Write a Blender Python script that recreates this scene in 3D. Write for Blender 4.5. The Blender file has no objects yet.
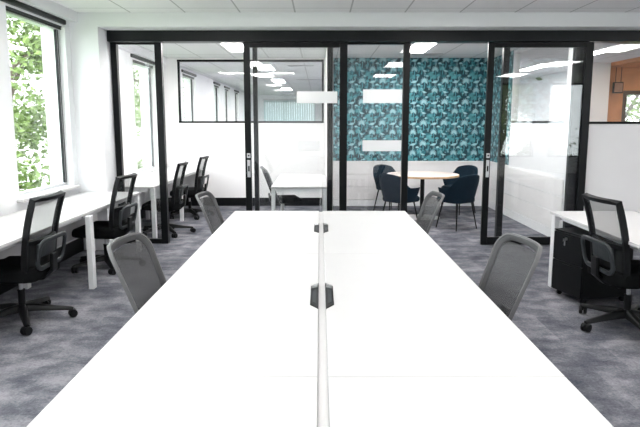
import bpy, bmesh, math, random
from mathutils import Vector, Matrix
random.seed(7)
S = bpy.context.scene
COL = S.collection
PI = math.pi

# ------------------------------------------------------------------ materials
def mat(name, col, rough=0.5, metal=0.0, var=0.0, scale=20.0, bump=0.0, bscale=200.0, spec=0.5):
    m = bpy.data.materials.new(name); m.use_nodes = True
    nt = m.node_tree; b = nt.nodes['Principled BSDF']
    b.inputs['Base Color'].default_value = (*col, 1)
    b.inputs['Roughness'].default_value = rough
    b.inputs['Metallic'].default_value = metal
    b.inputs['Specular IOR Level'].default_value = spec
    tc = nt.nodes.new('ShaderNodeTexCoord')
    if var:
        n = nt.nodes.new('ShaderNodeTexNoise'); n.inputs['Scale'].default_value = scale
        n.inputs['Detail'].default_value = 4
        nt.links.new(tc.outputs['Object'], n.inputs['Vector'])
        r = nt.nodes.new('ShaderNodeValToRGB')
        r.color_ramp.elements[0].position = 0.3; r.color_ramp.elements[1].position = 0.7
        r.color_ramp.elements[0].color = (*[c * (1 - var) for c in col], 1)
        r.color_ramp.elements[1].color = (*[min(1, c * (1 + var)) for c in col], 1)
        nt.links.new(n.outputs['Fac'], r.inputs['Fac'])
        nt.links.new(r.outputs['Color'], b.inputs['Base Color'])
    if bump:
        n2 = nt.nodes.new('ShaderNodeTexNoise'); n2.inputs['Scale'].default_value = bscale
        nt.links.new(tc.outputs['Object'], n2.inputs['Vector'])
        bp = nt.nodes.new('ShaderNodeBump'); bp.inputs['Strength'].default_value = bump
        bp.inputs['Distance'].default_value = 0.002
        nt.links.new(n2.outputs['Fac'], bp.inputs['Height'])
        nt.links.new(bp.outputs['Normal'], b.inputs['Normal'])
    return m

def glass(name, tint=(1, 1, 1), base=0.04, gain=0.9):
    m = bpy.data.materials.new(name); m.use_nodes = True
    nt = m.node_tree; nt.nodes.clear()
    out = nt.nodes.new('ShaderNodeOutputMaterial')
    mix = nt.nodes.new('ShaderNodeMixShader')
    t = nt.nodes.new('ShaderNodeBsdfTransparent'); t.inputs['Color'].default_value = (*tint, 1)
    g = nt.nodes.new('ShaderNodeBsdfGlossy'); g.inputs['Roughness'].default_value = 0.0
    lw = nt.nodes.new('ShaderNodeLayerWeight'); lw.inputs['Blend'].default_value = 0.5
    p = nt.nodes.new('ShaderNodeMath'); p.operation = 'POWER'; p.inputs[1].default_value = 5
    ma = nt.nodes.new('ShaderNodeMath'); ma.operation = 'MULTIPLY_ADD'
    ma.inputs[1].default_value = gain; ma.inputs[2].default_value = base
    nt.links.new(lw.outputs['Facing'], p.inputs[0]); nt.links.new(p.outputs[0], ma.inputs[0])
    nt.links.new(ma.outputs[0], mix.inputs['Fac'])
    nt.links.new(t.outputs[0], mix.inputs[1]); nt.links.new(g.outputs[0], mix.inputs[2])
    nt.links.new(mix.outputs[0], out.inputs['Surface'])
    return m

def netting(name, col, cover, scale=0):
    """woven seat mesh: a fraction `cover` of it is thread, the rest is open"""
    m = bpy.data.materials.new(name); m.use_nodes = True
    nt = m.node_tree; nt.nodes.clear()
    out = nt.nodes.new('ShaderNodeOutputMaterial')
    mix = nt.nodes.new('ShaderNodeMixShader'); mix.inputs['Fac'].default_value = cover
    t = nt.nodes.new('ShaderNodeBsdfTransparent')
    d = nt.nodes.new('ShaderNodeBsdfPrincipled')
    d.inputs['Base Color'].default_value = (*col, 1); d.inputs['Roughness'].default_value = 0.7
    nt.links.new(t.outputs[0], mix.inputs[1]); nt.links.new(d.outputs[0], mix.inputs[2])
    nt.links.new(mix.outputs[0], out.inputs['Surface'])
    return m

def emit(name, col, strength):
    m = bpy.data.materials.new(name); m.use_nodes = True
    nt = m.node_tree; nt.nodes.clear()
    out = nt.nodes.new('ShaderNodeOutputMaterial')
    e = nt.nodes.new('ShaderNodeEmission')
    e.inputs['Color'].default_value = (*col, 1); e.inputs['Strength'].default_value = strength
    nt.links.new(e.outputs[0], out.inputs['Surface'])
    return m

def carpet_mat():
    m = bpy.data.materials.new('carpet_tiles'); m.use_nodes = True
    nt = m.node_tree; N = nt.nodes.new; L = nt.links.new
    b = nt.nodes['Principled BSDF']; b.inputs['Roughness'].default_value = 0.95
    b.inputs['Specular IOR Level'].default_value = 0.1
    tc = N('ShaderNodeTexCoord')
    # 0.25 x 1 m planks laid staggered, each its own tone
    br = N('ShaderNodeTexBrick'); br.offset = 0.5; br.inputs['Scale'].default_value = 1.0
    br.inputs['Brick Width'].default_value = 0.5; br.inputs['Row Height'].default_value = 0.5
    br.inputs['Mortar Size'].default_value = 0.0; br.inputs['Bias'].default_value = 0.0
    br.inputs['Color1'].default_value = (0, 0, 0, 1); br.inputs['Color2'].default_value = (1, 1, 1, 1)
    L(tc.outputs['Object'], br.inputs['Vector'])
    mp = N('ShaderNodeMapping'); mp.inputs['Scale'].default_value = (4.2, 5.2, 1)
    L(tc.outputs['Object'], mp.inputs['Vector'])
    n1 = N('ShaderNodeTexNoise'); n1.inputs['Scale'].default_value = 1.0; n1.inputs['Detail'].default_value = 3
    n1.inputs['Roughness'].default_value = 0.6
    L(mp.outputs[0], n1.inputs['Vector'])
    n2 = N('ShaderNodeTexNoise'); n2.inputs['Scale'].default_value = 60; n2.inputs['Detail'].default_value = 6; n2.inputs['Roughness'].default_value = .75
    L(tc.outputs['Object'], n2.inputs['Vector'])
    a = N('ShaderNodeMath'); a.operation = 'MULTIPLY_ADD'; a.inputs[1].default_value = 0.16
    L(br.outputs['Color'], a.inputs[0]); L(n1.outputs['Fac'], a.inputs[2])
    a2 = N('ShaderNodeMath'); a2.operation = 'MULTIPLY_ADD'; a2.inputs[1].default_value = 0.75
    L(n2.outputs['Fac'], a2.inputs[0]); L(a.outputs[0], a2.inputs[2])
    r = N('ShaderNodeValToRGB'); e = r.color_ramp.elements
    e[0].position = 0.0; e[0].color = (0.052, 0.058, 0.076, 1)
    e[1].position = 1.0; e[1].color = (0.275, 0.268, 0.290, 1)
    k = r.color_ramp.elements.new(0.5); k.color = (0.128, 0.130, 0.150, 1)
    mr = N('ShaderNodeMapRange'); mr.inputs['From Min'].default_value = 0.68; mr.inputs['From Max'].default_value = 1.20
    L(a2.outputs[0], mr.inputs['Value'])
    L(mr.outputs['Result'], r.inputs['Fac']); L(r.outputs['Color'], b.inputs['Base Color'])
    return m

def tile_mat(name, col, x0, sx, y0, sy):
    m = bpy.data.materials.new(name); m.use_nodes = True
    nt = m.node_tree; N = nt.nodes.new; L = nt.links.new
    b = nt.nodes['Principled BSDF']; b.inputs['Roughness'].default_value = 0.9
    b.inputs['Specular IOR Level'].default_value = 0.2
    tc = N('ShaderNodeTexCoord'); sp = N('ShaderNodeSeparateXYZ'); L(tc.outputs['Object'], sp.inputs[0])
    def seam(o, off, s):
        p = N('ShaderNodeMath'); p.operation = 'SUBTRACT'; p.inputs[1].default_value = off; L(o, p.inputs[0])
        q = N('ShaderNodeMath'); q.operation = 'PINGPONG'; q.inputs[1].default_value = s / 2; L(p.outputs[0], q.inputs[0])
        l = N('ShaderNodeMath'); l.operation = 'LESS_THAN'; l.inputs[1].default_value = 0.009; L(q.outputs[0], l.inputs[0])
        return l
    a = seam(sp.outputs['X'], x0, sx); c = seam(sp.outputs['Y'], y0, sy)
    mx = N('ShaderNodeMath'); mx.operation = 'MAXIMUM'; L(a.outputs[0], mx.inputs[0]); L(c.outputs[0], mx.inputs[1])
    mix = N('ShaderNodeMix'); mix.data_type = 'RGBA'
    mix.inputs['A'].default_value = (*col, 1); mix.inputs['B'].default_value = (*[v * 0.62 for v in col], 1)
    L(mx.outputs[0], mix.inputs['Factor']); L(mix.outputs['Result'], b.inputs['Base Color'])
    return m

M = {}
M['wall'] = mat('white_wall_paint', (0.86, 0.865, 0.88), 0.85, var=0.01, scale=3, bump=0.05)
M['wall_warm'] = mat('white_partition_paint', (0.84, 0.825, 0.825), 0.85, var=0.01, scale=3)
M['carpet'] = carpet_mat()
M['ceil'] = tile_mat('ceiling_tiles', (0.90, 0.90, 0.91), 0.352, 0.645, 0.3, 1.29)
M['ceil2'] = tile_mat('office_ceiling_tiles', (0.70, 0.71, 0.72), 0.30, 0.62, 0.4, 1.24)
M['black'] = mat('black_powder_coat', (0.0045, 0.0052, 0.006), 0.32, var=0.15, scale=8, spec=0.2)
M['charcoal'] = mat('charcoal_header_coat', (0.009, 0.0105, 0.012), 0.36, var=0.1, scale=5, spec=0.25)
M['white_lam'] = mat('white_laminate', (0.585, 0.575, 0.575), 0.42, var=0.008, scale=4, spec=0.35)
M['white_metal'] = mat('white_steel', (0.80, 0.80, 0.81), 0.45, var=0.02, scale=10)
M['edge'] = mat('pale_edge_band', (0.70, 0.64, 0.61), 0.5, var=0.05, scale=12)
M['glass'] = glass('clear_glass', (0.992, 0.996, 0.995), 0.05, 0.8)
M['window_glass'] = glass('window_glass', (0.97, 0.99, 0.985), 0.02, 0.7)
M['pane_patch'] = mat('translucent_white', (0.95, 0.95, 0.95), 0.6)
_nt = M['pane_patch'].node_tree
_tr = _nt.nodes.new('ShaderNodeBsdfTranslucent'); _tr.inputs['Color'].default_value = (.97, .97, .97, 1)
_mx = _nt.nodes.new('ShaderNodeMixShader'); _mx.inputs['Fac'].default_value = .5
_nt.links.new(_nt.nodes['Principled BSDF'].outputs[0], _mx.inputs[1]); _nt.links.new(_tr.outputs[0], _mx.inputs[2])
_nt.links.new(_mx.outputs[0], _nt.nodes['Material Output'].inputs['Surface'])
M['steel'] = mat('brushed_steel', (0.62, 0.62, 0.63), 0.3, 1.0, var=0.08, scale=60)
M['blk_plastic'] = mat('black_plastic', (0.0055, 0.006, 0.0068), 0.42, var=0.2, scale=30, spec=0.2)
M['gry_plastic'] = mat('dark_grey_plastic', (0.030, 0.034, 0.037), 0.45, var=0.1, scale=25, spec=0.25)
M['blk_fabric'] = mat('black_fabric', (0.004, 0.0045, 0.005), 0.95, var=0.3, scale=180, bump=0.3, spec=0.15)
M['gry_fabric'] = mat('grey_fabric', (0.025, 0.026, 0.028), 0.95, var=0.25, scale=180, bump=0.3, spec=0.2)
M['net_black'] = netting('fine_black_mesh', (0.02, 0.024, 0.028), 0.33)
M['net_dense'] = netting('dense_black_mesh', (0.008, 0.009, 0.010), 0.9)
M['net_grey'] = netting('grey_mesh', (0.085, 0.085, 0.089), 0.56)
M['gry_frame'] = mat('light_grey_frame', (0.125, 0.124, 0.127), 0.5, var=0.06, scale=20)
M['gry_band'] = mat('mid_grey_band', (0.068, 0.068, 0.072), 0.7, var=0.06, scale=60)
M['navy'] = mat('navy_fabric', (0.006, 0.017, 0.029), 0.9, var=0.3, scale=120, bump=0.3, spec=0.2)
M['oak'] = mat('oak_edge', (0.56, 0.36, 0.20), 0.5, var=0.2, scale=14)
M['table_top'] = mat('pale_table_laminate', (0.76, 0.66, 0.61), 0.35, var=0.02, scale=6)
M['timber'] = mat('orange_timber_lining', (0.58, 0.26, 0.11), 0.5, var=0.18, scale=3)
M['teal'] = mat('wallpaper_teal', (0.008, 0.050, 0.068), 0.75, var=0.35, scale=9)
M['teal2'] = mat('wallpaper_mid_teal', (0.028, 0.165, 0.205), 0.75, var=0.2, scale=14)
M['teal3'] = mat('wallpaper_pale_teal', (0.10, 0.36, 0.41), 0.75, var=0.2, scale=18)
M['teal4'] = mat('wallpaper_white_teal', (0.36, 0.62, 0.67), 0.75, var=0.12, scale=20)
M['lamp'] = emit('light_diffuser', (1.0, 0.985, 0.97), 8.0)
M['lamp3'] = emit('far_office_light_diffuser', (1.0, 0.985, 0.97), 24.0)
M['lamp2'] = emit('office_light_diffuser', (1.0, 0.98, 0.965), 14.0)
M['lamp_warm'] = emit('warm_downlight', (1.0, 0.72, 0.48), 30.0)
M['leaf1'] = mat('leaves_green', (0.135, 0.20, 0.05), 0.6, var=0.45, scale=2.5)
M['bark'] = mat('bark', (0.10, 0.075, 0.055), 0.9, var=0.4, scale=12)
M['grass'] = mat('lawn', (0.13, 0.20, 0.07), 0.95, var=0.35, scale=1.5)
M['concrete'] = mat('pale_render', (0.70, 0.68, 0.67), 0.9, var=0.08, scale=1.0)
M['alu'] = mat('window_aluminium', (0.62, 0.63, 0.64), 0.4, 0.3, var=0.05, scale=20)
M['slat'] = mat('pale_teal_slats', (0.40, 0.54, 0.56), 0.8, var=0.05, scale=4)
M['sign_face'] = mat('sign_face', (0.30, 0.17, 0.12), 0.4, var=0.1, scale=9)

# ------------------------------------------------------------------ mesh helpers
class MB:
    def __init__(s): s.bm = bmesh.new(); s.mi = 0
    def _f(s, vs):
        try:
            f = s.bm.faces.new(vs); f.material_index = s.mi; return f
        except ValueError:
            return None
    def box(s, x0, x1, y0, y1, z0, z1, mtx=None):
        P = [(x0, y0, z0), (x1, y0, z0), (x1, y1, z0), (x0, y1, z0), (x0, y0, z1), (x1, y0, z1), (x1, y1, z1), (x0, y1, z1)]
        v = [s.bm.verts.new(mtx @ Vector(p) if mtx else p) for p in P]
        for q in ((0, 3, 2, 1), (4, 5, 6, 7), (0, 1, 5, 4), (1, 2, 6, 5), (2, 3, 7, 6), (3, 0, 4, 7)):
            s._f([v[i] for i in q])
        return s
    def rings(s, rs, closed=False, cap=True):
        """loft a list of equal-length rings of points"""
        V = [[s.bm.verts.new(p) for p in r] for r in rs]
        n = len(V[0]); m = len(V)
        for i in range(m if closed else m - 1):
            a, b = V[i], V[(i + 1) % m]
            for j in range(n):
                s._f([a[j], a[(j + 1) % n], b[(j + 1) % n], b[j]])
        if cap and not closed:
            s._f(list(reversed(V[0]))); s._f(V[-1])
        return s
    def tube(s, pts, r, n=10, closed=False, sec=None, up=(0, 0, 1)):
        """sweep along pts; r a radius or list; sec = list of (u, v) section points (u sideways, v along up)"""
        pts = [Vector(p) for p in pts]; m = len(pts); rs = []
        up = Vector(up)
        for i, p in enumerate(pts):
            if closed: t = pts[(i + 1) % m] - pts[i - 1]
            else: t = pts[min(i + 1, m - 1)] - pts[max(i - 1, 0)]
            t.normalize()
            u = t.cross(up)
            if u.length < 1e-3: u = t.cross(Vector((1, 0, 0)))
            if u.length < 1e-3: u = t.cross(Vector((0, 1, 0)))
            u.normalize(); w = u.cross(t).normalized()
            if sec: rs.append([p + u * a + w * b for a, b in sec])
            else:
                q = r[i] if isinstance(r, (list, tuple)) else r
                rs.append([p + (u * math.cos(2 * PI * k / n) + w * math.sin(2 * PI * k / n)) * q for k in range(n)])
        return s.rings(rs, closed)
    def lathe(s, prof, n=20, c=(0, 0, 0), axis='z'):
        rs = []
        for r, h in prof:
            ring = []
            for k in range(n):
                a = 2 * PI * k / n; p = (r * math.cos(a), r * math.sin(a), h)
                if axis == 'y': p = (p[0], p[2], -p[1])
                if axis == 'x': p = (p[2], p[0], p[1])
                ring.append(Vector(c) + Vector(p))
            rs.append(ring)
        return s.rings(rs)
    def prism(s, poly, z0, z1):
        return s.rings([[(x, y, z0) for x, y in poly], [(x, y, z1) for x, y in poly]])
    def shell(s, F, ns, nt, th, off=Vector((1, 0, 0))):
        """thickened grid of surface F(u, v), u, v in 0..1"""
        A = [[s.bm.verts.new(F(i / ns, j / nt)) for i in range(ns + 1)] for j in range(nt + 1)]
        B = [[s.bm.verts.new(Vector(F(i / ns, j / nt)) + off * th) for i in range(ns + 1)] for j in range(nt + 1)]
        for j in range(nt):
            for i in range(ns):
                s._f([A[j][i], A[j][i + 1], A[j + 1][i + 1], A[j + 1][i]])
                s._f([B[j][i], B[j + 1][i], B[j + 1][i + 1], B[j][i + 1]])
        for j in range(nt):
            s._f([A[j][0], A[j + 1][0], B[j + 1][0], B[j][0]])
            s._f([A[j][ns], B[j][ns], B[j + 1][ns], A[j + 1][ns]])
        for i in range(ns):
            s._f([A[0][i], B[0][i], B[0][i + 1], A[0][i + 1]])
            s._f([A[nt][i], A[nt][i + 1], B[nt][i + 1], B[nt][i]])
        return s
    def build(s, name, m, parent=None, bevel=0.0, smooth=False, subd=0, loc=None, segs=2):
        bm = s.bm
        bmesh.ops.recalc_face_normals(bm, faces=bm.faces)
        me = bpy.data.meshes.new(name); bm.to_mesh(me); bm.free()
        for x in (m if isinstance(m, (list, tuple)) else [m]): me.materials.append(x)
        o = bpy.data.objects.new(name, me); COL.objects.link(o)
        if parent: o.parent = parent
        if loc: o.location = loc
        if bevel:
            b = o.modifiers.new('Bevel', 'BEVEL'); b.width = bevel; b.segments = segs; b.limit_method = 'ANGLE'
            b.harden_normals = False
        if subd:
            d = o.modifiers.new('Subd', 'SUBSURF'); d.levels = subd; d.render_levels = subd
        if smooth or subd:
            for p in me.polygons: p.use_smooth = True
            if smooth == 'auto':
                me.set_sharp_from_angle(angle=math.radians(40))
        return o

def box_obj(name, m, x0, x1, y0, y1, z0, z1, parent=None, bevel=0.0):
    return MB().box(x0, x1, y0, y1, z0, z1).build(name, m, parent, bevel)

def tag(o, label, cat, group=None):
    o['label'] = label; o['category'] = cat
    if group: o['group'] = group
    return o

def struct(o, label=None, cat=None):
    o['kind'] = 'structure'
    if label: o['label'] = label
    if cat: o['category'] = cat
    return o

def empty(name, loc=(0, 0, 0), rz=0.0):
    o = bpy.data.objects.new(name, None); COL.objects.link(o)
    o.location = loc; o.rotation_euler = (0, 0, rz); o.empty_display_size = 0.1
    return o

def thing(name, label, cat, loc=(0, 0, 0), rz=0.0, group=None):
    return tag(empty(name, loc, rz), label, cat, group)

def dup(root, loc, rz, label, group=None):
    def cp(o, par):
        c = o.copy(); COL.objects.link(c)
        if par: c.parent = par
        for ch in o.children: cp(ch, c)
        return c
    r = cp(root, None)
    r.location = loc; r.rotation_euler = (0, 0, rz); r['label'] = label
    if group: r['group'] = group
    return r

def rrect(w, h, r, n=5, cx=0, cy=0):
    out = []
    for sx, sy, a0 in ((1, 1, 0), (-1, 1, PI / 2), (-1, -1, PI), (1, -1, 1.5 * PI)):
        for k in range(n + 1):
            a = a0 + PI / 2 * k / n
            out.append((cx + sx * (w / 2 - r) + r * math.cos(a), cy + sy * (h / 2 - r) + r * math.sin(a)))
    return out

# ------------------------------------------------------------------ room shell
XL = -2.95          # inner face of the window wall
YF = 7.00           # face of the bulkhead above the glazed partition
YG = 7.33           # sliding leaves
YB = 10.87          # back wall of the small rooms
ZC, ZO = 2.85, 2.75 # ceiling of the main room / of the small rooms
RAIL = 1.564

def holed(name, m, axis, a0, a1, b0, b1, t0, t1, holes, parent=None):
    """a wall along `axis` ('x' or 'y') from a0..a1, heights b0..b1, thickness t0..t1, with rectangular holes (a0, a1, b0, b1)"""
    As = sorted({a0, a1, *[h[0] for h in holes], *[h[1] for h in holes]})
    Bs = sorted({b0, b1, *[h[2] for h in holes], *[h[3] for h in holes]})
    mb = MB()
    for i in range(len(As) - 1):
        j = 0
        while j < len(Bs) - 1:
            def solid(jj):
                ca, cb = (As[i] + As[i + 1]) / 2, (Bs[jj] + Bs[jj + 1]) / 2
                return not any(h[0] < ca < h[1] and h[2] < cb < h[3] for h in holes)
            if solid(j):
                k = j
                while k + 1 < len(Bs) - 1 and solid(k + 1): k += 1
                if axis == 'x': mb.box(As[i], As[i + 1], t0, t1, Bs[j], Bs[k + 1])
                else: mb.box(t0, t1, As[i], As[i + 1], Bs[j], Bs[k + 1])
                j = k + 1
            else: j += 1
    return mb.build(name, m, parent)

struct(box_obj('floor', M['carpet'], -3.3, 9.6, -3.6, 25.1, -0.12, 0.0))
struct(box_obj('ceiling', M['ceil'], -3.3, 8.6, -3.6, YF + 0.5, ZC, ZC + 0.1))
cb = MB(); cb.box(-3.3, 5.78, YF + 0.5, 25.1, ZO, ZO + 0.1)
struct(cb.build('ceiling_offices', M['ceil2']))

# window wall on the left, running past all the rooms
WIN = [(-2.4, -1.2, .83, 2.66), (-0.4, 0.8, .83, 2.66), (1.7, 2.9, .83, 2.66), (3.72, 4.92, .83, 2.66), (5.60, 6.86, .83, 2.66),
       (9.28, 10.5, .75, 2.56), (12.6, 13.9, .8, 2.62), (16.3, 17.2, .8, 2.62), (18.1, 19.0, .8, 2.62), (20.2, 21.1, .8, 2.62)]
struct(holed('wall_left', M['wall'], 'y', -3.6, 25.1, 0, 2.95, XL - 0.28, XL, WIN))
nwin = 1
def facade_window(y0, y1, z0, z1, mull=None):
    global nwin
    e = empty('window_%d' % nwin, (XL - 0.1, (y0 + y1) / 2, z0)); nwin += 1
    w = (y1 - y0) / 2; h = z1 - z0; f = 0.032
    fr = MB()
    fr.box(-.014, .016, -w, -w + f, 0, h).box(-.014, .016, w - f, w, 0, h)
    fr.box(-.014, .016, -w + f, w - f, 0, f).box(-.014, .016, -w + f, w - f, h - f, h)
    fr.build('window_frame', M['alu'], e)
    c = MB()
    if mull: # a dark casement stile beside the far jamb
        c.box(-.006, .020, w - f - .020, w - f - .004, f, h - f).box(-.014, .020, w - .012, w, f, h - f).box(-.014, .018, -w - .001, -w + .008, 0, h)
        c.build('casement_stile', M['charcoal'], e)
    MB().box(-.006, .006, -w + f, w - f, f, h - f).build('pane', M['window_glass'], e)
    MB().box(.03, .16, -w - .06, w + .06, -.035, -.002).build('window_sill', M['white_lam'], e, bevel=.006)
    struct(e)
    return e
for i, wn in enumerate(WIN): facade_window(*wn, mull=True)

# black roller-blind cassettes above the windows
def blind(y0, y1, z, label):
    t = thing('roller_blind', label, 'blind', (XL - 0.02, (y0 + y1) / 2, z), 0, 'roller blinds above the windows')
    w = (y1 - y0) / 2
    MB().prism([(-.06, -w), (.055, -w), (.055, w), (-.06, w)], 0, .055).build('cassette', M['black'], t, bevel=.012)
    MB().lathe([(.0205, -w + .03), (.0205, w - .03)], 14, (-.01, 0, -.018), 'y').build('rolled_fabric', M['gry_plastic'], t, smooth='auto')
    MB().box(-.02, 0, -w + .02, w - .02, -.058, -.040).build('bottom_bar', M['black'], t, bevel=.004)
    return t
BL = ['black roller blind over the far left window beside the white wall corner', 'black roller blind over the window seen through the left glass panel',
      'black roller blind over the window in the room beyond the back glazing', 'first of three small black blinds beyond the back glazing, nearest one',
      'middle one of three small black blinds beyond the back glazing', 'farthest of three small black blinds beyond the back glazing']
for (y0, y1, z0, z1), lb in zip([WIN[4], WIN[5], WIN[6], WIN[7], WIN[8], WIN[9]], BL):
    blind(y0 - .10, y1 - .02, z1 - .02 if False else z1 + .02, lb)

# pelmet box along the window wall of the main room
struct(box_obj('trim_1', M['wall'], XL, XL + 0.10, -3.5, YF, 2.735, ZC))
struct(box_obj('trim_2', M['wall'], XL, XL + 0.10, YF + 0.5, YB, 2.64, ZO))

# bulkhead and pier of the glazed front
fw = MB()
fw.box(XL, 8.5, YF, YF + 0.5, 2.689, ZC)
fw.box(XL, -2.62, YF, YF + 0.5, 0, 2.689)
fw.box(8.2, 8.5, YF, YF + 0.5, 0, 2.689)
struct(fw.build('wall_front', M['wall']))
struct(box_obj('wall_right', M['wall'], 8.5, 8.6, -3.6, YF + 0.5, 0, ZC))
RW = [(5.6, 6.7, .5, 2.78), (7.15, 8.3, .5, 2.78)]
struct(holed('wall_rear', M['wall'], 'x', XL - .28, 8.6, 0, ZC, -3.6, -3.4, RW))
for (x0, x1, z0, z1) in RW:
    e = empty('window_%d' % nwin, ((x0 + x1) / 2, -3.5, z0)); nwin += 1
    w = (x1 - x0) / 2; h = z1 - z0; f = .05
    fr = MB(); fr.box(-w, -w + f, -.04, .04, 0, h).box(w - f, w, -.04, .04, 0, h)
    fr.box(-w + f, w - f, -.04, .04, 0, f).box(-w + f, w - f, -.04, .04, h - f, h)
    fr.build('window_frame', M['charcoal'], e)
    MB().box(-w + f, w - f, -.006, .006, f, h - f).build('pane', M['window_glass'], e)
    struct(e)

# walls of the small rooms
BW = [(-2.64, 0.07, RAIL, 2.72)]
struct(holed('wall_back', M['wall_warm'], 'x', XL, 3.3, 0, ZO, YB, YB + .1, BW))
struct(box_obj('wall_divider', M['wall_warm'], 0.10, 0.17, YG + .13, YB, 0, ZO))
SW = [(7.60, 9.70, RAIL, 2.70)]
struct(holed('wall_meeting', M['wall'], 'y', YG + .13, YB + .1, 0, ZO, 3.2, 3.3, SW))
struct(holed('wall_far', M['wall'], 'x', XL, 5.78, 0, ZO, 25.0, 25.1, [(-2.4, -.2, .8, 2.5), (.3, 2.6, .8, 2.5), (3.1, 5.4, .8, 2.5)]))
for x0, x1 in ((-2.4, -.2), (.3, 2.6), (3.1, 5.4)):
    e = empty('window_%d' % nwin); nwin += 1
    f = MB(); f.box(x0, x0 + .05, 25.0, 25.1, .8, 2.5).box(x1 - .05, x1, 25.0, 25.1, .8, 2.5).box(x0 + .05, x1 - .05, 25.0, 25.1, .8, .86).box(x0 + .05, x1 - .05, 25.0, 25.1, 2.44, 2.5)
    f.build('window_frame', M['alu'], e)
    MB().box(x0 + .05, x1 - .05, 25.045, 25.055, .86, 2.44).build('pane', M['window_glass'], e)
    struct(e)
    t = thing('vertical_blind', {-2.4: 'leftmost pale vertical blind on the far wall beyond the back glazing', .3: 'middle pale vertical blind on the far wall, hidden behind the divider', 3.1: 'rightmost pale vertical blind on the far wall, behind the right office'}[x0], 'blind', ((x0 + x1) / 2, 24.93, .8), 0, 'vertical blinds on the far wall')
    w = (x1 - x0) / 2
    MB().box(-w - .05, w + .05, -.03, .03, 1.72, 1.78).build('headrail', M['alu'], t)
    sl = MB(); n = 22
    for k in range(n):
        xx = -w + 2 * w * (k + .5) / n
        sl.box(-.052, .052, -.001, .001, -.05, 1.72, Matrix.Translation((xx, 0, 0)) @ Matrix.Rotation(.5, 4, 'Z'))
    sl.build('slats', M['slat'], t)
struct(holed('wall_side', M['wall'], 'y', 12.1, 25.0, 0, ZO, 5.68, 5.78, []))
struct(box_obj('wall_column', M['wall_warm'], 5.42, 5.78, 11.7, 12.1, 0, ZO))
# glazing: window band in the back wall
def band(name, axis, a0, a1, z0, z1, t, muls=(), fw=.035):
    e = empty(name)
    mb = MB()
    def bx(p0, p1, q0, q1, d=.03):
        if axis == 'x': mb.box(p0, p1, t - d, t + d, q0, q1)
        else: mb.box(t - d, t + d, p0, p1, q0, q1)
    bx(a0, a1, z0, z0 + fw, .055); bx(a0, a1, z1 - fw, z1, .055)
    bx(a0, a0 + fw, z0 + fw, z1 - fw); bx(a1 - fw, a1, z0 + fw, z1 - fw)
    for q in muls: bx(q - fw / 2, q + fw / 2, z0 + fw, z1 - fw)
    mb.build('window_frame', M['black'], e)
    g = MB()
    if axis == 'x': g.box(a0 + fw, a1 - fw, t - .005, t + .005, z0 + fw, z1 - fw)
    else: g.box(t - .005, t + .005, a0 + fw, a1 - fw, z0 + fw, z1 - fw)
    g.build('pane', M['glass'], e)
    struct(e); return e
band('window_%d' % nwin, 'x', -2.64, 0.07, RAIL, 2.72, YB + .05); nwin += 1
e = empty('window_%d' % nwin)
MB().box(3.19, 3.31, 7.60, 9.70, RAIL, RAIL + .03).build('window_frame', M['black'], e)
MB().box(3.245, 3.255, 7.60, 9.70, RAIL + .03, 2.70).build('pane', M['glass'], e)
struct(e); nwin += 1

# black baseboards
struct(box_obj('baseboard_left', M['black'], XL, XL + .015, -3.4, YF, 0, .17))
struct(box_obj('baseboard_back', M['black'], XL + .02, 0.10, YB - .015, YB, 0, .155))
struct(box_obj('baseboard_window', M['black'], XL, XL + .015, YF + .5, YB, 0, .155))

# glazed partition --------------------------------------------------
H0, H1 = 2.557, 2.689
hd = MB(); hd.box(-2.62, 8.2, YG - .05, YG + .13, H0, H1)
struct(hd.build('trim_3', M['charcoal'], bevel=.004))

def fixed(name, xl, xr, jl, jr, ya=YG + .05, yb=YG + .13, glassy=True, bottom=.06):
    """a fixed glass panel with a black jamb at either end"""
    e = empty(name)
    f = MB()
    if jl: f.box(xl, xl + jl, ya, yb, 0, H0)
    if jr: f.box(xr - jr, xr, ya, yb, 0, H0)
    f.box(xl + jl, xr - jr, ya + .01, yb - .01, 0, bottom)
    f.box(xl + jl, xr - jr, ya + .01, yb - .01, H0 - .02, H0)
    f.build('panel_frame', M['black'], e, bevel=.003)
    ym = (ya + yb) / 2
    MB().box(xl + jl, xr - jr, ym - .005, ym + .005, bottom, H0 - .02).build('pane', M['glass'], e)
    struct(e); return e
w_a = fixed('window_%d' % nwin, -2.62, -1.985, .075, .085); nwin += 1
w_b = fixed('window_%d' % nwin, -.845, .16, .055, .07); nwin += 1
w_c = fixed('window_%d' % nwin, .17, 1.13, 0, .08); nwin += 1
w_d = fixed('window_%d' % nwin, 2.30, 3.31, .075, .115); nwin += 1

# right-hand front: white panel below eye level, glass above
e = empty('window_%d' % nwin); nwin += 1
MB().box(3.315, 8.2, YG + .04, YG + .13, 0, RAIL - .012).build('lower_panel', M['wall_warm'], e)
f = MB(); f.box(3.315, 8.2, YG + .03, YG + .13, RAIL - .012, RAIL + .018)
f.box(3.315, 3.375, YG + .05, YG + .13, RAIL + .018, H0).box(5.7, 5.76, YG + .05, YG + .13, RAIL + .018, H0)
f.build('window_frame', M['black'], e)
MB().box(3.375, 8.2, YG + .085, YG + .095, RAIL + .018, H0).build('pane', M['glass'], e)
struct(e)

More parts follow.
